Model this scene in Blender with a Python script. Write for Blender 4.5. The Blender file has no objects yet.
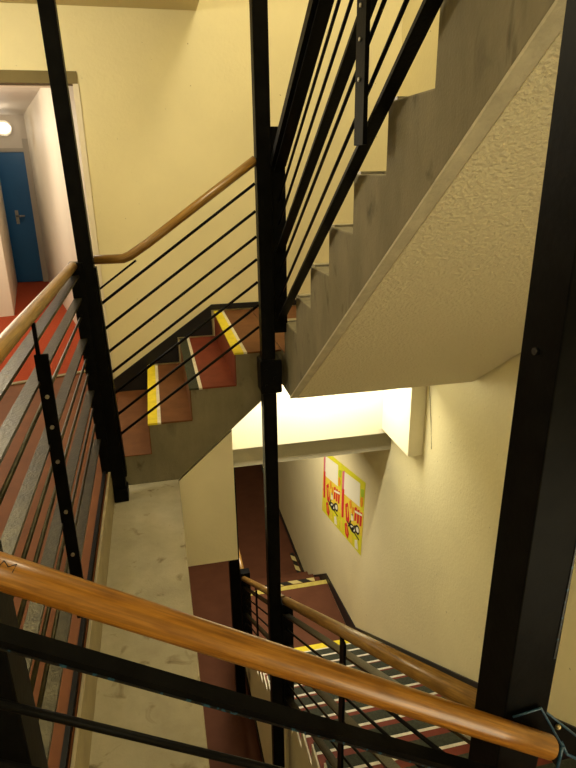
import bpy, bmesh, math, random
from mathutils import Vector, Matrix
random.seed(7)
sc = bpy.context.scene
COL = sc.collection
# room axes: x = along the far flight (right), y = away from the viewer, z = up; landing floor at z = 0

# ------------------------------------------------------------------ materials
def new_mat(name):
    m = bpy.data.materials.new(name); m.use_nodes = True
    nt = m.node_tree
    return m, nt, nt.nodes['Principled BSDF']

def N(nt, t, **kw):
    n = nt.nodes.new(t)
    for k, v in kw.items():
        if k in n.inputs: n.inputs[k].default_value = v
        else: setattr(n, k, v)
    return n

def ramp(nt, fac, stops):
    r = nt.nodes.new('ShaderNodeValToRGB')
    e = r.color_ramp.elements
    e[0].position, e[0].color = stops[0][0], (*stops[0][1], 1)
    e[1].position, e[1].color = stops[-1][0], (*stops[-1][1], 1)
    for p, c in stops[1:-1]:
        x = e.new(p); x.color = (*c, 1)
    nt.links.new(fac, r.inputs['Fac'])
    return r

def mixc(nt, fac, a, b, blend='MIX'):
    m = nt.nodes.new('ShaderNodeMix'); m.data_type = 'RGBA'; m.blend_type = blend
    for sock, val in ((m.inputs[0], fac), (m.inputs[6], a), (m.inputs[7], b)):
        if hasattr(val, 'links') or hasattr(val, 'is_output'): nt.links.new(val, sock)
        elif isinstance(val, (int, float)): sock.default_value = val
        else: sock.default_value = (*val, 1)
    return m.outputs[2]

def painted(name, col, rough=.6, spec=.3, var=.08, scale=3.0, bump=.0, bscale=60, metallic=0, coat=0, speck=None, obj_coord=True):
    m, nt, p = new_mat(name)
    tc = N(nt, 'ShaderNodeTexCoord')
    nz = N(nt, 'ShaderNodeTexNoise', Scale=scale, Detail=6.0, Roughness=.6)
    nt.links.new(tc.outputs['Object'], nz.inputs['Vector'])
    d = tuple(c*(1-var) for c in col); l = tuple(min(1, c*(1+var)) for c in col)
    r = ramp(nt, nz.outputs['Fac'], [(.3, d), (.7, l)])
    out = r.outputs['Color']
    if speck:
        n2 = N(nt, 'ShaderNodeTexNoise', Scale=speck[0], Detail=2.0)
        nt.links.new(tc.outputs['Object'], n2.inputs['Vector'])
        r2 = ramp(nt, n2.outputs['Fac'], [(speck[1], (0, 0, 0)), (speck[1]+.03, (1, 1, 1))])
        out = mixc(nt, r2.outputs['Color'], out, speck[2])
    nt.links.new(out, p.inputs['Base Color'])
    p.inputs['Roughness'].default_value = rough
    p.inputs['Specular IOR Level'].default_value = spec
    p.inputs['Metallic'].default_value = metallic
    p.inputs['Coat Weight'].default_value = coat
    if bump:
        nb = N(nt, 'ShaderNodeTexNoise', Scale=bscale, Detail=3.0)
        nt.links.new(tc.outputs['Object'], nb.inputs['Vector'])
        b = N(nt, 'ShaderNodeBump', Strength=bump, Distance=.01)
        nt.links.new(nb.outputs['Fac'], b.inputs['Height'])
        nt.links.new(b.outputs['Normal'], p.inputs['Normal'])
    return m

M = {}
CREAM = (.80, .725, .45)
M['wall'] = painted('cream_wall_paint', CREAM, .5, .35, .05, 1.6, .25, 45, speck=(30, .745, (.30, .24, .12)))
M['panel'] = painted('pale_cream_paint', (.88, .81, .60), .5, .3, .04, 2.5, .15, 50)
M['bulk'] = painted('bulkhead_paint', (.84, .79, .60), .55, .25, .03, 2, .1, 60)
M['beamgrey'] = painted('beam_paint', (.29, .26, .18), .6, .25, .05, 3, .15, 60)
M['ceiling'] = painted('ceiling_paint', (.66, .58, .34), .7, .2, .05, 2, .2, 60)
M['white'] = painted('corridor_white_paint', (.80, .73, .60), .6, .25, .03, 2)
M['offwhite'] = painted('corridor_ceiling_paint', (.62, .56, .47), .6, .25, .04, 3)
M['lintel'] = painted('lintel_shade_brown', (.20, .16, .075), .7, .2, .1, 5)  # shade under the lintel put into this brown; the cable shares it
M['darkskirt'] = painted('dark_skirting_paint', (.012, .012, .014), .45, .35, .25, 8)
M['edge'] = painted('soffit_edge_paint', (.56, .52, .40), .75, .2, .14, 14, .5, 70)
M['black'] = painted('black_gloss_metal', (.0045, .0045, .0045), .40, .03, .4, 14, .05, 70, speck=(45, .80, (.10, .13, .15)))
M['bar'] = painted('black_bar_paint', (.005, .005, .005), .38, .06, .3, 20, .1, 90)
M['bar_sheen'] = painted('olive_sheen_bar_paint', (.036, .031, .016), .36, .25, .4, 22, .15, 120, metallic=.75)  # black bar paint with the yellowish wall reflection put into its base colour
M['blue_chip'] = painted('blue_undercoat', (.012, .055, .105), .35, .5, .45, 60, .3, 90)
M['bluewear'] = painted('black_paint_worn_to_blue', (.006, .007, .008), .35, .3, .3, 14, .1, 70, speck=(55, .56, (.02, .07, .12)))
M['steel'] = painted('bare_steel', (.42, .40, .36), .35, .5, .2, 40, metallic=.8)
M['brass'] = painted('bolt_metal', (.45, .36, .18), .4, .5, .2, 40, metallic=.6)
M['lino'] = painted('red_brown_floor', (.165, .060, .022), .55, .10, .14, 5, .06, 90)
M['lino2'] = painted('basement_brown_floor', (.120, .047, .025), .6, .10, .12, 4, .06, 90)
M['tread_brown'] = painted('brown_tread_rubber', (.15, .060, .024), .55, .15, .18, 9, .1, 90)
M['tread_red'] = painted('red_tread_rubber', (.18, .038, .021), .55, .15, .15, 9, .1, 90)
M['dullyellow'] = painted('worn_yellow_nosing', (.50, .42, .10), .55, .3, .15, 18, .1, 60)
M['yellow'] = painted('yellow_nosing', (.80, .66, .03), .55, .3, .12, 18, .1, 60)
M['grit'] = painted('grey_green_grit_nosing', (.045, .05, .034), .8, .2, .3, 60, .4, 200)
M['whiteline'] = painted('worn_white_line', (.72, .68, .56), .5, .3, .15, 30)
M['carpet'] = painted('red_carpet', (.36, .060, .022), .9, .1, .12, 30, .3, 200)
M['door'] = painted('blue_door_paint', (.015, .11, .28), .4, .4, .06, 3)
M['frame'] = painted('grey_door_frame', (.42, .38, .31), .5, .3, .04, 3)
M['kerb'] = painted('beige_kerb_paint', (.30, .245, .135), .5, .35, .18, 9, .15, 50)

def concrete(name, dark, light, stain, rough=.75, bump=.35, streak=None):
    m, nt, p = new_mat(name)
    tc = N(nt, 'ShaderNodeTexCoord')
    a = N(nt, 'ShaderNodeTexNoise', Scale=3.5, Detail=8.0, Roughness=.65)
    b = N(nt, 'ShaderNodeTexNoise', Scale=9.0, Detail=4.0, Roughness=.55, Distortion=.6)
    c = N(nt, 'ShaderNodeTexNoise', Scale=110.0, Detail=3.0)
    mp = N(nt, 'ShaderNodeMapping'); mp.inputs['Scale'].default_value = streak or (1, 1, 1)
    nt.links.new(tc.outputs['Object'], mp.inputs['Vector'])
    for n in (a, b): nt.links.new(mp.outputs['Vector'], n.inputs['Vector'])
    nt.links.new(tc.outputs['Object'], c.inputs['Vector'])
    r = ramp(nt, a.outputs['Fac'], [(.28, dark), (.72, light)])
    rs = ramp(nt, b.outputs['Fac'], [(.60, (0, 0, 0)), (.72, (1, 1, 1))])
    o = mixc(nt, rs.outputs['Color'], r.outputs['Color'], stain)
    nt.links.new(o, p.inputs['Base Color'])
    p.inputs['Roughness'].default_value = rough
    p.inputs['Specular IOR Level'].default_value = .3
    bp = N(nt, 'ShaderNodeBump', Strength=bump, Distance=.006)
    nt.links.new(c.outputs['Fac'], bp.inputs['Height']); nt.links.new(bp.outputs['Normal'], p.inputs['Normal'])
    return m
M['concrete'] = concrete('dark_stair_concrete', (.15, .132, .085), (.27, .24, .165), (.11, .095, .06), streak=(1, 1, .45))
M['ledge'] = concrete('pale_worn_concrete', (.34, .31, .22), (.52, .475, .35), (.19, .155, .09), rough=.6, bump=.2)

def stipple():
    m, nt, p = new_mat('stippled_plaster')
    tc = N(nt, 'ShaderNodeTexCoord')
    n1 = N(nt, 'ShaderNodeTexNoise', Scale=62.0, Detail=3.0, Roughness=.55)
    n2 = N(nt, 'ShaderNodeTexVoronoi', Scale=70.0)
    nt.links.new(tc.outputs['Object'], n1.inputs['Vector']); nt.links.new(tc.outputs['Object'], n2.inputs['Vector'])
    mx = N(nt, 'ShaderNodeMath', operation='SUBTRACT')
    r = ramp(nt, n1.outputs['Fac'], [(.42, (0, 0, 0)), (.66, (1, 1, 1))])
    nt.links.new(r.outputs['Color'], mx.inputs[0])
    m2 = N(nt, 'ShaderNodeMath', operation='MULTIPLY'); m2.inputs[1].default_value = .6
    nt.links.new(n2.outputs['Distance'], m2.inputs[0]); nt.links.new(m2.outputs[0], mx.inputs[1])
    bp = N(nt, 'ShaderNodeBump', Strength=.55, Distance=.012)
    nt.links.new(mx.outputs[0], bp.inputs['Height']); nt.links.new(bp.outputs['Normal'], p.inputs['Normal'])
    p.inputs['Base Color'].default_value = (.80, .74, .54, 1)
    p.inputs['Roughness'].default_value = .7
    p.inputs['Specular IOR Level'].default_value = .25
    return m
M['stipple'] = stipple()

def wood(name, dark, mid, light, rough=.30, coat=.28):
    m, nt, p = new_mat(name)
    uv = N(nt, 'ShaderNodeUVMap')
    mp = N(nt, 'ShaderNodeMapping'); mp.inputs['Scale'].default_value = (4.0, 14.0, 1)
    nt.links.new(uv.outputs['UV'], mp.inputs['Vector'])
    n1 = N(nt, 'ShaderNodeTexNoise', Scale=2.2, Detail=7.0, Roughness=.6, Distortion=.35)
    nt.links.new(mp.outputs['Vector'], n1.inputs['Vector'])
    mp2 = N(nt, 'ShaderNodeMapping'); mp2.inputs['Scale'].default_value = (6, 130, 1)
    nt.links.new(uv.outputs['UV'], mp2.inputs['Vector'])
    n2 = N(nt, 'ShaderNodeTexNoise', Scale=1.0, Detail=5.0)
    nt.links.new(mp2.outputs['Vector'], n2.inputs['Vector'])
    r = ramp(nt, n1.outputs['Fac'], [(.25, dark), (.5, mid), (.75, light)])
    r2 = ramp(nt, n2.outputs['Fac'], [(.40, (.55, .5, .45)), (.62, (1, 1, 1))])
    o = mixc(nt, .75, r.outputs['Color'], r2.outputs['Color'], 'MULTIPLY')
    nt.links.new(o, p.inputs['Base Color'])
    p.inputs['Roughness'].default_value = rough
    p.inputs['Coat Weight'].default_value = coat; p.inputs['Coat Roughness'].default_value = .22
    bp = N(nt, 'ShaderNodeBump', Strength=.12, Distance=.004)
    nt.links.new(n2.outputs['Fac'], bp.inputs['Height']); nt.links.new(bp.outputs['Normal'], p.inputs['Normal'])
    return m
M['wood'] = wood('varnished_handrail_wood', (.17, .065, .008), (.33, .14, .016), (.44, .21, .034))
M['wood2'] = wood('old_handrail_wood', (.21, .105, .018), (.32, .17, .032), (.42, .24, .055), .35)

def hazard():
    m, nt, p = new_mat('black_yellow_hazard_tape')
    tc = N(nt, 'ShaderNodeTexCoord')
    w = N(nt, 'ShaderNodeTexWave', Scale=2.2); w.bands_direction = 'DIAGONAL'
    nt.links.new(tc.outputs['Object'], w.inputs['Vector'])
    r = ramp(nt, w.outputs['Fac'], [(.48, (.015, .013, .01)), (.52, (.62, .52, .20))])
    nt.links.new(r.outputs['Color'], p.inputs['Base Color']); p.inputs['Roughness'].default_value = .5
    return m
M['hazard'] = hazard()

def glow(name, col, strength):
    m, nt, p = new_mat(name)
    p.inputs['Emission Color'].default_value = (*col, 1); p.inputs['Emission Strength'].default_value = strength
    p.inputs['Base Color'].default_value = (.8, .8, .8, 1)
    return m
M['glow'] = glow('lamp_diffuser', (1, .88, .70), 6)
def flat(name, col, rough=.5):
    m, nt, p = new_mat(name); p.inputs['Base Color'].default_value = (*col, 1); p.inputs['Roughness'].default_value = rough
    p.inputs['Specular IOR Level'].default_value = .2
    return m
for n, c in (('p_lime', (.68, .66, .03)), ('p_yellow', (.78, .60, .06)), ('p_white', (.80, .78, .62)), ('p_red', (.62, .035, .035)),
             ('p_pink', (.62, .16, .22)), ('p_black', (.03, .03, .025)), ('p_orange', (.75, .28, .03)), ('p_green', (.36, .52, .04))):
    M[n] = flat('poster_ink_' + n[2:], c)

# ------------------------------------------------------------------ mesh helpers
class MB:
    def __init__(self): self.v = []; self.f = []; self.uv = []; self.mi = []; self.sm = []
    def face(self, idx, uv=None, mi=0, smooth=False):
        self.f.append(tuple(idx)); self.uv.append(uv or [(0, 0)]*len(idx)); self.mi.append(mi); self.sm.append(smooth)
    def hexa(self, p, mi=0):       # p: 8 corners, bottom four then top four
        b = len(self.v); self.v += [tuple(q) for q in p]
        for q in ((0, 3, 2, 1), (4, 5, 6, 7), (0, 1, 5, 4), (1, 2, 6, 5), (2, 3, 7, 6), (3, 0, 4, 7)):
            self.face([b+i for i in q], mi=mi)
        return self
    def box(self, x0, x1, y0, y1, z0, z1, mi=0):
        return self.hexa([(x0, y0, z0), (x1, y0, z0), (x1, y1, z0), (x0, y1, z0), (x0, y0, z1), (x1, y0, z1), (x1, y1, z1), (x0, y1, z1)], mi)
    def prism(self, pts, axis, a0, a1, mi=0):
        def P(p, a):
            if axis == 'x': return (a, p[0], p[1])
            if axis == 'y': return (p[0], a, p[1])
            return (p[0], p[1], a)
        b = len(self.v); n = len(pts)
        self.v += [P(p, a0) for p in pts] + [P(p, a1) for p in pts]
        self.face([b+i for i in range(n)][::-1], mi=mi); self.face([b+n+i for i in range(n)], mi=mi)
        for i in range(n):
            j = (i+1) % n; self.face([b+i, b+j, b+n+j, b+n+i], mi=mi)
        return self
    def tube(self, pts, rx, rz=None, seg=16, mi=0):
        rz = rz or rx; pts = [Vector(p) for p in pts]; rings = []; L = 0
        for i, p in enumerate(pts):
            d0 = (p-pts[i-1]).normalized() if i else (pts[1]-p).normalized()
            d1 = (pts[i+1]-p).normalized() if i < len(pts)-1 else d0
            d = (d0+d1).normalized()
            up = Vector((0, 0, 1)) if abs(d.z) < .98 else Vector((0, 1, 0))
            s = d.cross(up).normalized(); u = s.cross(d).normalized()
            k = 1/max(.5, d.dot(d0))
            if i: L += (p-pts[i-1]).length
            b = len(self.v); rings.append((b, L))
            for j in range(seg):
                a = 2*math.pi*j/seg
                self.v.append(tuple(p + s*math.cos(a)*rx + u*math.sin(a)*rz*k))
        for (b0, l0), (b1, l1) in zip(rings, rings[1:]):
            for j in range(seg):
                k = (j+1) % seg
                self.face([b0+j, b0+k, b1+k, b1+j], [(l0, j/seg*.25), (l0, (j+1)/seg*.25), (l1, (j+1)/seg*.25), (l1, j/seg*.25)], mi, True)
        self.face([rings[0][0]+j for j in range(seg)][::-1], mi=mi); self.face([rings[-1][0]+j for j in range(seg)], mi=mi)
        return self
    def bar(self, p, q, w, t, mi=0):     # flat bar from p to q: w wide horizontally, t thick
        p, q = Vector(p), Vector(q); d = (q-p).normalized(); s = d.cross(Vector((0, 0, 1))).normalized(); u = s.cross(d)
        c = [p-s*w/2-u*t/2, p+s*w/2-u*t/2, q+s*w/2-u*t/2, q-s*w/2-u*t/2]
        return self.hexa(c + [x+u*t for x in c], mi)
    def disc(self, c, n, r, h, seg=20, mi=0):
        c, n = Vector(c), Vector(n).normalized()
        return self.tube([c, c+n*h], r, r, seg, mi)
    def sphere(self, c, r, seg=12, ring=8, mi=0, sc=(1, 1, 1)):
        b = len(self.v)
        self.v.append((c[0], c[1], c[2]+r*sc[2]))
        for i in range(1, ring):
            t = math.pi*i/ring
            for j in range(seg):
                a = 2*math.pi*j/seg
                self.v.append((c[0]+r*sc[0]*math.sin(t)*math.cos(a), c[1]+r*sc[1]*math.sin(t)*math.sin(a), c[2]+r*sc[2]*math.cos(t)))
        self.v.append((c[0], c[1], c[2]-r*sc[2])); e = len(self.v)-1
        for j in range(seg):
            k = (j+1) % seg
            self.face([b, b+1+j, b+1+k], smooth=True, mi=mi)
            self.face([e, e-seg+k, e-seg+j], smooth=True, mi=mi)
            for i in range(ring-2):
                o = b+1+i*seg
                self.face([o+j, o+seg+j, o+seg+k, o+k], smooth=True, mi=mi)
        return self

def children_root(o):
    r = Vector(o.location)
    while o.parent: o = o.parent; r += Vector(o.location)
    return r

def obj(name, mb, mats, parent=None, label=None, bevel=0, cat=None, group=None, kind=None):
    if not isinstance(mats, (list, tuple)): mats = [mats]
    off = children_root(parent) if parent else Vector((0, 0, 0))
    me = bpy.data.meshes.new(name)
    me.from_pydata([tuple(Vector(p)-off) for p in mb.v], [], mb.f)
    uvl = me.uv_layers.new(name='UVMap')
    for poly in me.polygons:
        u = mb.uv[poly.index]
        for k, li in enumerate(poly.loop_indices): uvl.data[li].uv = u[k]
        poly.material_index = mb.mi[poly.index]; poly.use_smooth = mb.sm[poly.index]
    bm = bmesh.new(); bm.from_mesh(me); bmesh.ops.recalc_face_normals(bm, faces=bm.faces); bm.to_mesh(me); bm.free()
    for m in mats: me.materials.append(M[m])
    o = bpy.data.objects.new(name, me); COL.objects.link(o)
    if parent: o.parent = parent
    if bevel:
        b = o.modifiers.new('bevel', 'BEVEL'); b.width = bevel; b.segments = 2; b.limit_method = 'ANGLE'
    if label: o['label'] = label
    if cat: o['category'] = cat
    if group: o['group'] = group
    if kind: o['kind'] = kind
    return o

def thing(name, label, cat, loc, group=None):
    o = bpy.data.objects.new(name, None); COL.objects.link(o); o.location = loc; o.empty_display_size = .1
    o['label'] = label; o['category'] = cat
    if group: o['group'] = group
    return o

def struct(name, mb, mat, parent=None, bevel=0):
    return obj(name, mb, mat, parent, bevel=bevel, kind=None if parent else 'structure')

# ------------------------------------------------------------------ dimensions
RS = .215                 # riser
VA = 3.62                 # inner face of the far flight
FAR, RIGHT = 4.9, 2.03    # wall planes
QZ = 3*RS                 # quarter landing level
UB = .76                  # inner face of the right-hand flights
BZ = -3.80                # lower landing level
FZ = -4.75                # basement floor

# ------------------------------------------------------------------ setting: shell
w = MB()
w.box(-3.2, -1.75, FAR, FAR+.1, -.72, 6)             # left of the opening
w.box(-1.75, -.42, FAR, FAR+.1, 2.42, 6)             # above the opening
w.box(-.42, RIGHT+.1, FAR, FAR+.1, -.5, 6)           # right of the opening
struct('wall_far', w, 'wall')
struct('wall_right', MB().box(RIGHT, RIGHT+.12, -.6, 14, FZ-.1, 6), 'wall')
struct('wall_left', MB().box(-3.3, -3.2, -.6, 5.0, -.25, 6), 'wall')
struct('wall_back', MB().box(-3.3, RIGHT+.12, -.72, -.6, FZ-.1, 6), 'wall')
struct('ceiling', MB().box(-3.3, -.02, -.6, 3.5, 2.83, 3.2).box(-3.3, .45, 3.5, FAR, 2.83, 3.2), 'ceiling')
struct('ceiling', MB().box(-3.3, RIGHT+.12, -.7, FAR+.1, 6, 6.1), 'ceiling')
# landing floor
struct('floor', MB().box(-3.2, -.39, -.6, FAR+.1, -.2, 0).box(-.40, -.14, VA+.03, FAR+.1, -.2, -.004), 'lino')
struct('trim_1', MB().box(-.389, -.374, .9, VA-.01, -.21, .012), 'kerb', bevel=.003)
struct('concrete_ledge', MB().box(-.388, .035, .6, VA, -.52, -.21), 'ledge', bevel=.006)
# hanging panel under the far flight, bulkhead and beam under the quarter landing
struct('hanging_panel', MB().prism([(-.39, -.925), (.41, -.925), (.41, .10), (.035, -.23), (-.39, -.23)], 'y', VA+.005, 4.62), 'panel')
struct('bulkhead', MB().box(.411, RIGHT, 4.65, FAR, -.54, .40), 'bulk')
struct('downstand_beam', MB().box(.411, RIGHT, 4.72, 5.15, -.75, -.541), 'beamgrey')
struct('boxed_duct', MB().box(1.9, RIGHT, 4.06, 4.649, -.49, .40), 'bulk', bevel=.004)
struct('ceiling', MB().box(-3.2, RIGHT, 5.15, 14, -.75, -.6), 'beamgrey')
# skirtings
s = MB().prism([(-.42, .0), (-.42, .112), (.435, .70), (RIGHT, .70), (RIGHT, .655), (.43, .655), (.43, .44), (.135, .44), (.135, .225), (-.12, .225), (-.12, .0)], 'y', FAR-.014, FAR)
struct('baseboard_far', s, 'darkskirt')
def btop(v): return -.669 - .1972/.292*(v-1.03) + .15
s = MB().prism([(-.4, -.60), (1.03, -.60), (1.03, -.48), (5.52, btop(5.52)), (6.80, BZ+.09), (7.75, -4.46), (7.95, FZ+.10), (14, FZ+.10),
                (14, FZ), (7.72, FZ), (6.77, BZ), (5.41, BZ), (1.03, -.80), (-.4, -.645)], 'x', RIGHT-.014, RIGHT)
struct('baseboard_right', s, 'darkskirt')
# basement
struct('floor', MB().box(-3.2, RIGHT, .9, 14, FZ-.12, FZ), 'lino2')
struct('wall_basement_far', MB().box(-3.2, RIGHT, 14, 14.1, FZ, -.6), 'wall')
struct('wall_basement_left', MB().box(-3.3, -3.2, .9, 14, FZ, -.25), 'wall')

# corridor behind the opening (turned a little to the left)
struct('floor', MB().prism([(-2.2, 4.99), (-1.62, 5.22), (-.42, 5.62), (-.42, 5.75), (-1.75, 11.1), (-3.4, 11.1), (-3.4, 4.99)], 'z', -.06, .004), 'carpet')
struct('floor', MB().prism([(-1.75, 4.99), (-.42, 4.99), (-.42, 5.62), (-1.62, 5.22)], 'z', -.06, 0.0), 'lino')
struct('trim_2', MB().prism([(-1.65, 5.18), (-.42, 5.60), (-.42, 5.655), (-1.65, 5.235)], 'z', .004, .014), 'kerb')
struct('wall_corridor_right', MB().prism([(-.42, 5.0), (-.30, 5.0), (-.30, 5.6), (-1.70, 11.0), (-1.82, 10.95)], 'z', 0, 2.66), 'white')
struct('wall_corridor_left', MB().prism([(-1.86, 8.24), (-2.32, 10.9), (-3.4, 10.9), (-3.4, 7.9)], 'z', 0, 2.66), 'white')
struct('wall_corridor_end', MB().box(-3.5, -1.6, 11.02, 11.12, 0, 2.66), 'offwhite')
struct('ceiling', MB().box(-3.6, -.3, 5.0, 11.1, 2.66, 2.75), 'offwhite')
struct('trim_3', MB().box(-1.75, -.42, FAR-.012, FAR+.11, 2.345, 2.425), 'lintel')  # dark colour stands for the shaded lintel underside
struct('trim_4', MB().box(-.455, -.415, FAR-.012, FAR+.11, 0, 2.345), 'white')
struct('trim_5', MB().box(-1.8, -.5, 6.3, 6.42, 2.50, 2.66), 'white')
d = bpy.data.objects.new('door_1', None); COL.objects.link(d); d.location = (-2.3, 10.97, 0); d['kind'] = 'structure'
obj('door_leaf', MB().box(-2.75, -1.90, 10.955, 11.0, .01, 2.10), 'door', d, bevel=.003)
obj('door_frame', MB().box(-1.90, -1.80, 10.92, 11.02, 0, 2.30).box(-2.85, -2.75, 10.92, 11.02, 0, 2.30).box(-2.75, -1.90, 10.94, 11.02, 2.105, 2.16), 'frame', d)
h = obj('door_handle', MB().box(-2.185, -2.135, 10.945, 10.956, .98, 1.20), 'steel', d, bevel=.003)
obj('lever', MB().tube([(-2.16, 10.95, 1.11), (-2.16, 10.90, 1.11), (-2.03, 10.895, 1.11)], .012, seg=8), 'steel', h)
l = thing('ceiling_lamp', 'small glowing round lamp above the blue door at the corridor end', 'lamp', (-2.16, 10.90, 2.45))
obj('lamp_base', MB().disc((-2.16, 11.02, 2.46), (0, -1, 0), .12, .03), 'white', l)
obj('diffuser', MB().sphere((-2.16, 10.985, 2.46), .11, sc=(1, .6, .7)), 'glow', l)

# ------------------------------------------------------------------ far flight (three risers up to the quarter landing)
def nosing(parent, mb, mat, label=None): return obj('nosing_strip', mb, mat, parent, label)
fa = thing('stair_flight', 'short far flight of brown and red treads climbing right from the landing', 'staircase', (.1, VA, -.2))
n1, n2, n3 = -.125, .155, .455
body = MB().prism([(-.385, -.212), (.035, -.212), (.66, .335), (.759, .40), (.759, QZ-.012), (n3, QZ-.012), (n3, .43-.012), (n2, .43-.012),
                   (n2, .215-.012), (n1, .215-.012), (n1, -.002), (-.385, -.002)], 'y', VA, FAR-.016)
obj('concrete_body', body, 'concrete', fa)
for (a, b, z, mat, nm) in ((n1, n2, .215, 'tread_brown', 'yellow'), (n2, n3, .43, 'tread_red', 'grit'), (n3, .759, QZ, 'tread_brown', 'yellow')):
    t = obj('tread', MB().box(a+.078, b, VA-.004, FAR-.016, z-.012, z), mat, fa, bevel=.002)
    nosing(t, MB().box(a-.006, a+.056, VA-.004, FAR-.016, z-.012, z+.001), nm, 'yellow nosing strip' if nm == 'yellow' else 'grey green grit nosing strip')
    obj('white_line', MB().box(a+.056, a+.078, VA-.004, FAR-.016, z-.012, z+.0005), 'whiteline', t)
    obj('riser', MB().box(a-.004, a+.002, VA-.003, FAR-.016, z-.215, z-.012), 'tread_brown' if z < .5 else 'tread_red', fa)
obj('floor_strip', MB().box(-.385, n1, VA-.004, FAR-.016, -.002, .003), 'tread_brown', fa)

# ------------------------------------------------------------------ overhead flight on the right
fb = thing('stair_flight', 'overhead flight on the right with sawtooth concrete side and stippled underside', 'staircase', (UB, 3.4, .4))
V1 = 3.52; RUN = .32
pts = [(4.649, .40), (3.38, .40), (.674, 2.335), (-.3, 2.335), (-.3, QZ+9*RS)]
for k in range(9, 0, -1):
    v = V1-RUN*(k-1); pts += [(v, QZ+k*RS), (v, QZ+(k-1)*RS)]
pts += [(FAR-.016, QZ), (FAR-.016, .40)]
# tiny wear on the sawtooth edge
obj('concrete_body', MB().prism(pts, 'x', UB, RIGHT-.015), 'concrete', fb, bevel=.006)
SN = Vector((0, -.715, -1)).normalized()
def soff(x0, x1, t, v0=3.38, v1=.68):
    mb = MB(); z = lambda v: .40+.715*(3.38-v)
    p = [(x0, v0, z(v0)), (x1, v0, z(v0)), (x1, v1, z(v1)), (x0, v1, z(v1))]
    return mb.hexa([tuple(Vector(q)+SN*t) for q in p] + p)
obj('plaster_soffit', soff(UB+.045, RIGHT-.015, .012), 'stipple', fb, 'stippled cream plaster underside')
obj('plaster_edge_band', soff(UB-.002, UB+.047, .009), 'edge', fb, 'smooth pale band along the soffit edge')
for k in range(1, 10):
    v = V1-RUN*(k-1); z = QZ+k*RS; v0 = v-RUN if k < 9 else -.3
    t = obj('tread', MB().box(UB+.10, RIGHT-.016, v0, v-.05, z, z+.008), 'concrete', fb)
    nosing(t, MB().box(UB+.01, RIGHT-.016, v-.05, v+.006, z-.004, z+.010), 'steel', 'bare metal nosing strip')
struct('quarter_landing_floor', MB().box(UB+.001, RIGHT-.015, V1+.01, FAR-.016, QZ, QZ+.004), 'tread_brown')

# ------------------------------------------------------------------ long lower flight on the right, down to the lower landing
fl = thing('stair_flight', 'long lower flight of striped treads descending away along the right wall', 'staircase', (UB, 1.0, FZ))
LB = .74; r2, g2, v0 = .1972, .292, 1.03
pts = [(.4, FZ), (.4, -.658)]
for j in range(16):
    v = v0+g2*j; z = -.657-r2*j
    pts += [(v, z), (v, z-r2)]
pts += [(6.77, BZ-.012), (6.77, FZ)]
obj('stringer_body', MB().prism(pts, 'x', LB, RIGHT-.015), 'panel', fl, 'cream painted stepped side')
obj('base_band', MB().box(LB-.012, LB, .9, 6.77, FZ, FZ+.09), 'darkskirt', fl, 'dark skirting along the cream side')
for j in range(1, 16):
    v = v0+g2*j; z = -.645-r2*j
    t = obj('tread', MB().box(LB+.012, RIGHT-.016, v-g2-.01, v-.092, z-.012, z), 'tread_red', fl)
    yl = j == 15
    nosing(t, MB().box(LB+.012, RIGHT-.016, v-.072, v+.006, z-.012, z+.001), 'yellow' if yl else 'grit', 'yellow nosing strip on the lowest tread' if yl else 'dark grey grit nosing strip')
    obj('white_line', MB().box(LB+.012, RIGHT-.016, v-.092, v-.072, z-.012, z+.0008), 'whiteline', t)
ql = obj('lower_landing_floor', MB().box(LB+.012, RIGHT-.016, 5.42, 6.69, BZ-.012, BZ), 'lino2', fl)
nosing(fl, MB().box(LB+.012, RIGHT-.016, 6.69, 6.775, BZ-.012, BZ+.002), 'dullyellow', 'pale yellow nosing at the landing edge')
# steps from the lower landing down to the basement floor
bs = thing('stair_flight', 'few brown steps dropping from the lower landing to the basement floor', 'staircase', (1.4, 7.2, FZ))
pts = [(6.78, FZ)]
for j in range(3):
    v = 6.78+.36*j; z = BZ-.22*(j+1); pts += [(v, z), (v+.36, z)]
pts += [(7.86, FZ)]
obj('step_body', MB().prism(pts, 'x', LB+.1, RIGHT-.015), 'lino2', bs)
ht = obj('hazard_tape', MB().box(LB+.35, 1.93, 7.06, 7.135, BZ-.22, BZ-.217), 'hazard', cat='tape', label='striped hazard tape across the step edge below the lower landing')
ht = obj('hazard_tape', MB().box(RIGHT-.10, RIGHT-.03, 7.9, 8.8, FZ, FZ+.003), 'hazard', cat='tape', label='striped hazard tape on the basement floor along the wall skirting')

# near flight under the viewer (hidden below the frame) and near quarter landing
struct('near_quarter_landing', MB().box(UB+.0, RIGHT-.015, -.6, .99, -.9, -.658).box(.46, UB, -.6, .70, -.9, -.658), 'concrete')
struct('near_landing_floor', MB().box(.46, RIGHT-.016, -.59, .70, -.658, -.645).box(UB+.01, RIGHT-.016, .70, 1.02, -.658, -.645), 'lino')
nf = thing('stair_flight', 'near flight under the foreground handrail, going down right', 'staircase', (.1, .1, -.7))
obj('concrete_body', MB().prism([(-.388, -.21), (-.388, -.45), (.46, -.9), (.46, -.435), (.18, -.435), (.18, -.22), (-.12, -.22), (-.12, -.21)], 'y', -.59, .59), 'concrete', nf)
obj('tread', MB().box(-.12, .18, -.59, .59, -.22, -.208), 'tread_brown', nf)
obj('tread', MB().box(.18, .46, -.59, .59, -.435, -.423), 'tread_red', nf)

# ------------------------------------------------------------------ steel posts
def square(cx, cy, s, z0, z1): return MB().box(cx-s/2, cx+s/2, cy-s/2, cy+s/2, z0, z1)
def bolts(parent, pts, n, r=.008, mat='steel'):
    for p in pts: obj('bolt', MB().disc(p, n, r, .006, 8), mat, parent)

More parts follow.
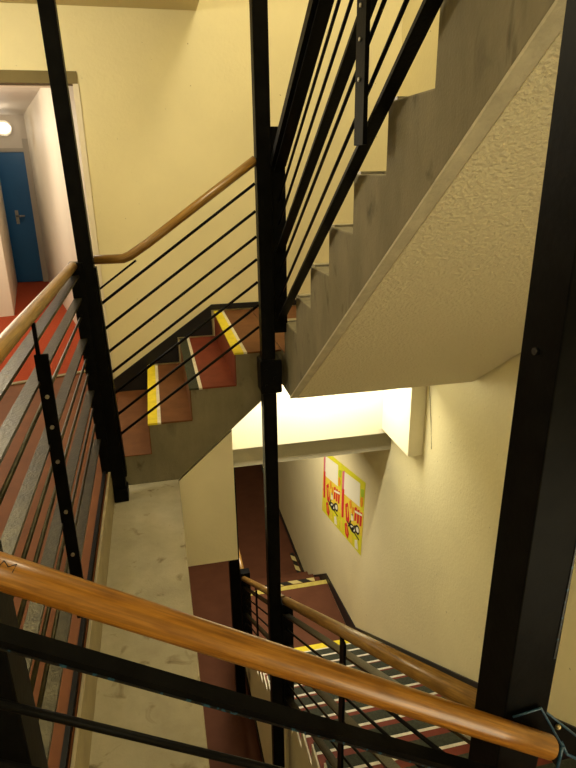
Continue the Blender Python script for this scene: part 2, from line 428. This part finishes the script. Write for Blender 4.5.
p = thing('steel_post', 'black steel post at left end of the short far flight, on the landing edge', 'post', (-.335, 3.45, -.21))
obj('shaft', MB().hexa([(-.372, 3.41, -.209), (-.292, 3.41, -.209), (-.292, 3.49, -.209), (-.372, 3.49, -.209), (-.440, 3.41, 2.829), (-.362, 3.41, 2.829), (-.362, 3.49, 2.829), (-.440, 3.49, 2.829)]), 'black', p, bevel=.004)
obj('newel_plate', MB().hexa([(-.425, 3.40, -.03), (-.37, 3.40, -.03), (-.37, 3.47, -.03), (-.425, 3.47, -.03), (-.455, 3.40, 1.285), (-.38, 3.40, 1.285), (-.38, 3.47, 1.285), (-.455, 3.47, 1.285)]), 'black', p, bevel=.003)
obj('newel_plate', MB().hexa([(-.335, 3.43, -.05), (-.283, 3.43, -.05), (-.283, 3.50, -.05), (-.335, 3.50, -.05), (-.36, 3.43, 1.25), (-.316, 3.43, 1.25), (-.316, 3.50, 1.25), (-.36, 3.50, 1.25)]), 'black', p, bevel=.003)
obj('base_shoe', MB().box(-.373, -.285, 3.40, 3.50, -.209, -.12), 'black', p, bevel=.006)

p = thing('steel_post', 'black steel post in the middle of the stairwell, down to the basement', 'post', (.645, 3.5, FZ))
obj('shaft', square(.646, 3.5, .088, FZ, .46), 'black', p, bevel=.004)
obj('shaft', square(.646, 3.5, .084, .40, 5.99), 'black', p, bevel=.004)
obj('newel_plate', MB().box(.690, .768, 3.46, 3.515, .80, 1.97), 'black', p, bevel=.003)
c = obj('collar', MB().box(.586, .722, 3.425, 3.572, .415, .635), 'black', p, bevel=.012)
bolts(c, [(.62, 3.424, .47), (.62, 3.424, .57), (.675, 3.424, .52)], (0, -1, 0), .011, 'black')
obj('newel_plate', MB().box(.691, .775, 3.44, 3.515, -2.35, -1.24), 'black', p, bevel=.003)

p = thing('steel_post', 'thick black steel post close to the viewer at right', 'post', (.72, .89, -.645))
obj('shaft', MB().hexa([(.648, .838, -.645), (.755, .838, -.645), (.755, .948, -.645), (.648, .948, -.645), (.664, .838, 2.06), (.773, .838, 2.06), (.773, .948, 2.06), (.664, .948, 2.06)]), 'black', p, bevel=.003)
bolts(p, [(.654, .90, .50), (.653, .90, .34), (.66, .90, 1.42)], (-1, 0, 0), .007, 'darkskirt')
bolts(p, [(.725, .8375, 1.55)], (0, -1, 0), .006, 'brass')
obj('worn_streak', MB().hexa([(.7535, .836, .75), (.7575, .836, .75), (.7575, .839, .75), (.7535, .839, .75), (.7610, .836, 1.12), (.7645, .836, 1.12), (.7645, .839, 1.12), (.7610, .839, 1.12)]), 'bluewear', p, 'blue worn paint streak')
# blue worn bracket on it
b = thing('gusset_bracket', 'blue worn steel bracket at the lower end of the foreground handrail', 'bracket', (.80, .87, .5))
V_ = Vector
def sheet(pts, t=.004): return MB().prism([(p[0], p[2]) for p in pts], 'y', pts[0][1], pts[0][1]+t)
ga = [(0.669, 0.828, 0.618), (0.736, 0.828, 0.626), (0.81, 0.828, 0.493), (0.808, 0.828, 0.424), (0.75, 0.828, 0.513)]
gb = [(0.766, 0.862, 0.581), (0.883, 0.862, 0.459), (0.916, 0.862, 0.368), (0.861, 0.862, 0.41), (0.837, 0.862, 0.459)]
obj('plate', sheet(ga), 'black', b); obj('plate', sheet(gb), 'black', b)
obj('bolt', MB().sphere((0.816, .856, 0.517), .0065), 'brass', b)
for q, rr in ((ga[0:3], .0028), (gb[0:2], .0028), (gb[1:3], .0028), ((gb[4], gb[3], gb[2]), .004), (ga[2:4], .0045)):
    obj('worn_edge', MB().tube(q, rr, seg=6), 'blue_chip', b, 'blue worn edge')

p = thing('steel_post', 'black steel post at the near left corner, cut by the left frame edge', 'post', (-.34, .88, -.21))
obj('shaft', square(-.335, .885, .09, -.209, 1.16), 'black', p, bevel=.004)

p = thing('steel_post', 'black steel post at the lower landing corner, below the hanging cream panel', 'post', (.6, 5.95, FZ))
obj('shaft', square(.62, 5.95, .12, FZ, -.76), 'black', p, bevel=.004)
obj('newel_plate', MB().box(.69, .80, 5.89, 5.99, BZ+.003, -2.80), 'black', p, bevel=.003)

# ------------------------------------------------------------------ railings
FW, FT, RR = .042, .012, .0075
def rail_bars(parent, P, Q, items, mat='bar'):
    """P, Q: points (x,y) with z function offsets; items: (kind, zP, zQ)"""
    for kind, zp, zq in items:
        a, b = (P[0], P[1], zp), (Q[0], Q[1], zq)
        if kind == 'f': obj('flat_bar', MB().bar(a, b, FW, FT), mat, parent)
        else: obj('rod', MB().tube([a, b], RR, seg=8), mat, parent)

# landing railing (left)
LU = -.405
r = thing('stair_railing', 'level railing along the landing edge at left, with wooden handrail', 'railing', (LU, 2.1, 0))
obj('handrail', MB().tube([(-.398, .95, 1.318), (-.412, 1.6, 1.308), (-.432, 3.395, 1.268)], .0245, .0245, 18), 'wood2', r)
rail_bars(r, (LU-.014, .95), (LU-.020, 3.385), [(k, z, z) for k, z in (('f', 1.215), ('f', 1.09), ('r', .985), ('f', .86), ('r', .745), ('r', .655), ('f', .55), ('r', .44), ('r', .34), ('f', .24))], 'bar_sheen')
bal = obj('baluster', MB().box(LU-.002, LU+.042, 1.965, 1.977, .13, 1.185), 'black', r, bevel=.002)
obj('stub', MB().box(LU+.006, LU+.018, 1.965, 1.977, 1.185, 1.29), 'black', bal)
bolts(bal, [(LU+.020, 1.965, z) for z in (1.04, .93, .80, .60, .42)], (0, -1, 0), .007)
obj('base_flat', MB().box(LU-.012, LU+.006, .93, 3.38, .0, .03), 'bar', r)

# far flight railing
RV = 3.50
r = thing('stair_railing', 'railing with thin dark bars along the short far flight', 'railing', (.1, RV, 0))
obj('handrail', MB().tube([(-.325, RV, 1.285), (-.17, RV, 1.285), (-.13, RV, 1.30), (-.03, RV, 1.362), (.605, RV, 1.80)], .030, .026, 16), 'wood2', r)
def zA(b): return [(b-.30*0, b) ]
for zl in (1.047, .896, .753, .622, .487, .346, .211):
    z0, z1 = zl + .698*.01, zl + .698*.892
    obj('rod', MB().tube([(-.335, RV, zl-.0244), (.597, RV, zl+.698*.897)], .0085, seg=8), 'bar', r)
obj('rod', MB().tube([(-.345, RV, 1.100), (-.10, RV, 1.272)], .006, seg=8), 'bar', r, 'short thin rod meeting the handrail bend')

# overhead flight railing
BU = .725
r = thing('stair_railing', 'dark railing rising overhead beside the sawtooth concrete flight', 'railing', (BU, 2.1, 1.6))
SL = .655
def zB(z27, v): return z27 + SL*(2.7-v)
VN, VF = .95, 3.455
obj('handrail', MB().tube([(BU, VF, zB(2.325, VF)), (BU, VN, zB(2.325, VN))], .033, .030, 16), 'wood2', r)
obj('handrail_channel', MB().bar((BU, VF, zB(2.275, VF)), (BU, VN, zB(2.275, VN)), .085, .045), 'bar', r)
for kind, z in (('f', 2.235), ('r', 2.07), ('r', 1.945), ('f', 1.785), ('r', 1.672), ('r', 1.525), ('f', 1.378)):
    a, b = (BU, VF, zB(z, VF)), (BU, VN, zB(z, VN))
    if kind == 'f': obj('flat_bar', MB().bar(a, b, .045, .014), 'bar', r)
    else: obj('rod', MB().tube([a, b], RR, seg=8), 'bar', r)
bal = obj('baluster', MB().box(BU-.05, BU-.036, 1.91, 1.995, 1.81, 2.74), 'black', r)
bolts(bal, [(BU-.0505, 1.95, z) for z in (2.0, 2.11, 2.20)], (-1, 0, 0), .006)

# foreground railing of the near flight
CV = .79
r = thing('stair_railing', 'foreground railing with thick wooden handrail sloping across the bottom', 'railing', (.2, CV, -.2))
def zC(z0, u): return z0 - .637*u
hr = obj('handrail', MB().tube([(u, CV, zC(1.0277, u)) for u in (-.40, -.2, .1, .4, .6, .738)], .0258, .0258, 24), 'wood', r)
sl = Vector((1, 0, -.637)).normalized()
def scratch(pts, o=(-.247, 1.1995)):
    out = []
    for (a, b) in pts:
        u = -.262 + a; ang = math.radians(48 + b)
        c = Vector((u, CV, zC(1.0277, u))); nrm = Vector((.525, 0, .851))
        out.append(c + nrm*math.sin(ang)*.0261 + Vector((0, -1, 0))*math.cos(ang)*.0261)
    return out
obj('scratched_letter', MB().tube(scratch([(0, 2), (.003, 24)]), .0007, seg=5).tube(scratch([(.003, 24), (.010, 8)]), .0007, seg=5).tube(scratch([(.010, 8), (.018, 26)]), .0007, seg=5).tube(scratch([(.018, 26), (.017, -4)]), .0007, seg=5), 'darkskirt', r, 'dark scratched letter M on the handrail')
fbar = obj('flat_bar', MB().bar((-.40, CV, zC(.903, -.4)), (.70, CV, zC(.900, .70)), .034, .014), 'black', r)
obj('worn_edge', MB().bar((-.40, CV-.0165, zC(.8955, -.4)), (.70, CV-.0165, zC(.8925, .70)), .004, .004), 'bluewear', fbar, 'blue worn paint edge')
for z in (.759, .62): obj('rod', MB().tube([(-.40, CV, zC(z, -.40)), (.70, CV, zC(z, .70))], RR, seg=10), 'bar', r)
obj('flat_bar', MB().bar((-.40, CV, zC(.48, -.4)), (.70, CV, zC(.48, .70)), .056, .014), 'black', r)
for z in (.34, .2): obj('rod', MB().tube([(-.3, CV, zC(z, -.3)), (.70, CV, zC(z, .70))], RR, seg=10), 'bar', r)

# lower flight railings, one each side of the stairwell post, and one along the lower landing
DU = .722
def zD(z0, v): return z0 - .678*(v-3.36)
def lower_rail(label, va, vb, bv):
    r = thing('stair_railing', label, 'railing', (DU, (va+vb)/2, zD(-2.2, (va+vb)/2)))
    obj('handrail', MB().tube([(DU, va, zD(-1.154, va)), (DU, vb, zD(-1.154, vb))], .033, .029, 16), 'wood2', r)
    for kind, off in (('f', .125), ('r', .26), ('r', .39), ('f', .52), ('r', .65), ('r', .79), ('f', .92)):
        a, b = (DU, va+.01, zD(-1.154-off, va+.01)), (DU, vb, zD(-1.154-off, vb))
        if kind == 'f': obj('flat_bar', MB().bar(a, b, .045, .012), 'bar_sheen', r)
        else: obj('rod', MB().tube([a, b], RR, seg=8), 'bar', r)
    obj('baluster', MB().box(DU-.03, DU-.018, bv-.03, bv+.03, zD(-1.154-1.06, bv), zD(-1.154-.03, bv)), 'black', r)
lower_rail('railing of the long lower flight, right of the middle post, below the foreground handrail', .96, 3.435, 2.06)
lower_rail('railing piece left of the middle post, leading down to the lower landing', 3.53, 5.88, 4.75)
VE = 5.86; zl = zD(-1.154, VE)
r = thing('stair_railing', 'level railing of the lower landing, half hidden behind the hanging cream panel', 'railing', (DU, 6.4, BZ))
obj('handrail', MB().tube([(DU, 6.0, zl-.03), (DU, 6.7, zl-.03)], .033, .029, 16), 'wood2', r)
for z in (.14, .32, .5, .7, .9):
    obj('rod', MB().tube([(DU, 6.0, zl-.03-z), (DU, 6.7, zl-.03-z)], RR, seg=8), 'bar', r)
obj('baluster', MB().box(DU-.025, DU+.012, 6.6, 6.66, BZ-.05, zl-.05), 'black', r)

# ------------------------------------------------------------------ posters on the right wall
PX = RIGHT-.002
TR, BR, BL = Vector((PX, 5.339, -1.448)), Vector((PX, 5.418, -2.442)), Vector((PX, 7.05, -2.81))
E1 = (BR-BL)/2            # one sheet's width vector (pointing to the viewer)
E2 = (BR-TR)              # down
TL = TR - 2*E1
def poster(o, label):
    mb = MB()
    def quad(pts, mi, layer):
        b = len(mb.v)
        for (s_, t_) in pts: mb.v.append(tuple(o + E1*s_ + E2*t_ + Vector((-.0006*layer, 0, 0))))
        mb.face(range(b, b+len(pts)), mi=mi)
    def blob(cx, cy, rx, ry, mi, layer, n=18): quad([(cx+rx*math.cos(2*math.pi*i/n), cy+ry*math.sin(2*math.pi*i/n)) for i in range(n)], mi, layer)
    R_ = lambda x0, x1, y0, y1, mi, layer: quad([(x0, y0), (x1, y0), (x1, y1), (x0, y1)], mi, layer)
    R_(0.005, .995, 0, 1, 0, 0)
    quad([(0, .42), (.5, .34), (1, .40), (1, .72), (.55, .80), (0, .74)], 1, 1)
    quad([(.10, .08), (.80, .06), (.83, .37), (.13, .39)], 2, 2)
    quad([(.02, .10), (.12, .06), (.13, .60), (.05, .66)], 4, 3); quad([(.05, .34), (.15, .32), (.17, .74), (.08, .76)], 3, 4)
    quad([(.22, .52), (.34, .46), (.44, .66), (.42, .76), (.30, .74)], 3, 3); quad([(.30, .54), (.34, .52), (.38, .66), (.35, .68)], 1, 4)
    for x in (.64, .75, .86): quad([(x, .43), (x+.09, .41), (x+.085, .60), (x+.01, .62)], 3, 3)
    quad([(.66, .47), (.95, .43), (.95, .46), (.66, .50)], 2, 4)
    quad([(.40, .42), (.48, .38), (.52, .48), (.44, .52)], 6, 4); quad([(.54, .46), (.62, .44), (.58, .58), (.52, .58)], 6, 4); quad([(.50, .56), (.58, .55), (.62, .64), (.52, .66)], 2, 4)
    blob(.90, .28, .05, .07, 6, 4); quad([(.84, .12), (.96, .10), (.96, .2), (.86, .22)], 7, 3)
    for cx, cy, rx, ry in ((.60, .75, .15, .055), (.80, .70, .09, .065)):
        blob(cx, cy, rx, ry, 5, 5); blob(cx+.01, cy-.004, rx*.68, ry*.55, 2, 6)
    blob(.62, .745, .05, .02, 5, 7); quad([(.34, .72), (.90, .80), (.89, .82), (.33, .74)], 5, 7); quad([(.40, .78), (.50, .66), (.53, .67), (.43, .79)], 5, 7); quad([(.56, .80), (.70, .66), (.73, .67), (.59, .81)], 5, 7)
    quad([(.24, .80), (.34, .76), (.46, .88), (.42, .97), (.30, .94)], 3, 5); quad([(.30, .82), (.34, .81), (.40, .90), (.37, .92)], 6, 6)
    quad([(.5, .88), (.6, .84), (.64, .97), (.52, .98)], 1, 3); quad([(.72, .87), (.82, .84), (.88, .96), (.74, .98)], 2, 3); quad([(.04, .82), (.14, .80), (.18, .95), (.06, .96)], 1, 3)
    return obj('poster', mb, ['p_lime', 'p_yellow', 'p_white', 'p_red', 'p_pink', 'p_black', 'p_orange', 'p_green'], label=label, cat='poster')
poster(TL, 'left of two yellow and red posters, partly behind the beam')
poster(TL+E1, 'right of two yellow and red posters, nearer the viewer, fully visible')
# thin cable on the right wall beside the duct
obj('cable', MB().tube([(RIGHT-.006, 4.03, .40), (RIGHT-.006, 4.02, .16), (RIGHT-.006, 3.99, .05), (RIGHT-.006, 3.94, -.14), (RIGHT-.006, 3.90, -.36)], .003, seg=6), 'lintel', label='thin dark cable hanging on the wall beside the boxed duct', cat='cable')

# ------------------------------------------------------------------ lights
def area(name, loc, rot, sx, sy, e, col):
    L = bpy.data.lights.new(name, 'AREA'); L.shape = 'RECTANGLE'; L.size = sx; L.size_y = sy; L.energy = e; L.color = col
    o = bpy.data.objects.new(name, L); COL.objects.link(o); o.location = loc; o.rotation_euler = [math.radians(a) for a in rot]
    return o
def point(name, loc, rad, e, col, spec=1):
    L = bpy.data.lights.new(name, 'POINT'); L.shadow_soft_size = rad; L.energy = e; L.color = col
    o = bpy.data.objects.new(name, L); COL.objects.link(o); o.location = loc
    L.specular_factor = spec
    return o
WARM = (1.0, .88, .60)
point('landing_ceiling_lamp', (-1.15, 3.3, 2.62), .16, 62, WARM)
point('upper_stair_lamp', (1.2, 2.6, 4.6), .4, 160, WARM, .15)
area('under_landing_tube', (1.2, 4.30, .375), (25, 0, 0), 1.2, .08, 36, (1, .93, .72))
area('near_lower_fill', (1.25, -.05, -.92), (-20, 0, 0), 1.2, .1, 60, WARM)  # added fill below the near landing, lifts the hanging panel and soffit
point('corridor_lamp', (-2.25, 6.9, 2.15), .35, 80, (1, .88, .70))
point('corridor_end_fill', (-2.15, 9.6, 2.35), .2, 34, (1, .90, .74))  # added fill that brightens the blue door and carpet end
area('basement_lamp', (.95, 6.7, -.80), (0, 18, 0), .3, 1.6, 95, (1, .86, .62))
point('near_stair_fill', (1.25, -.1, .45), .4, 26, (1, .88, .60), 0.0)  # added unseen fill near the viewer, brightens soffit and right wall
point('near_landing_fill', (-.5, -.25, 2.2), .35, 22, (1, .88, .60), 0.05)  # weaker added fill behind the camera for surfaces facing it
wd = bpy.data.worlds.new('dim_warm_air'); sc.world = wd; wd.use_nodes = True
wd.node_tree.nodes['Background'].inputs['Color'].default_value = (1, .85, .6, 1)
wd.node_tree.nodes['Background'].inputs['Strength'].default_value = .12

# ------------------------------------------------------------------ camera
Fpx = 590.0; vv = (312, 2030); v1 = (147, 182)
dn = Vector((vv[0]-288, vv[1]-384, Fpx)).normalized()
fv = Vector((v1[0]-288, v1[1]-384, Fpx)); fv = (fv - dn*fv.dot(dn)).normalized()
up = -dn; rt = dn.cross(fv); rt = rt if rt.x > 0 else -rt
cam = bpy.data.cameras.new('camera'); co = bpy.data.objects.new('camera', cam); COL.objects.link(co)
R3 = Matrix(((rt.x, -rt.y, -rt.z), (fv.x, -fv.y, -fv.z), (up.x, -up.y, -up.z)))
co.matrix_world = Matrix.Translation((0, 0, 1.73)) @ R3.to_4x4()
cam.sensor_fit = 'AUTO'; cam.sensor_width = 36; cam.lens = Fpx/768*36; cam.clip_start = .02
sc.camera = co
sc.view_settings.view_transform = 'Standard'
sc.view_settings.exposure = 0.0
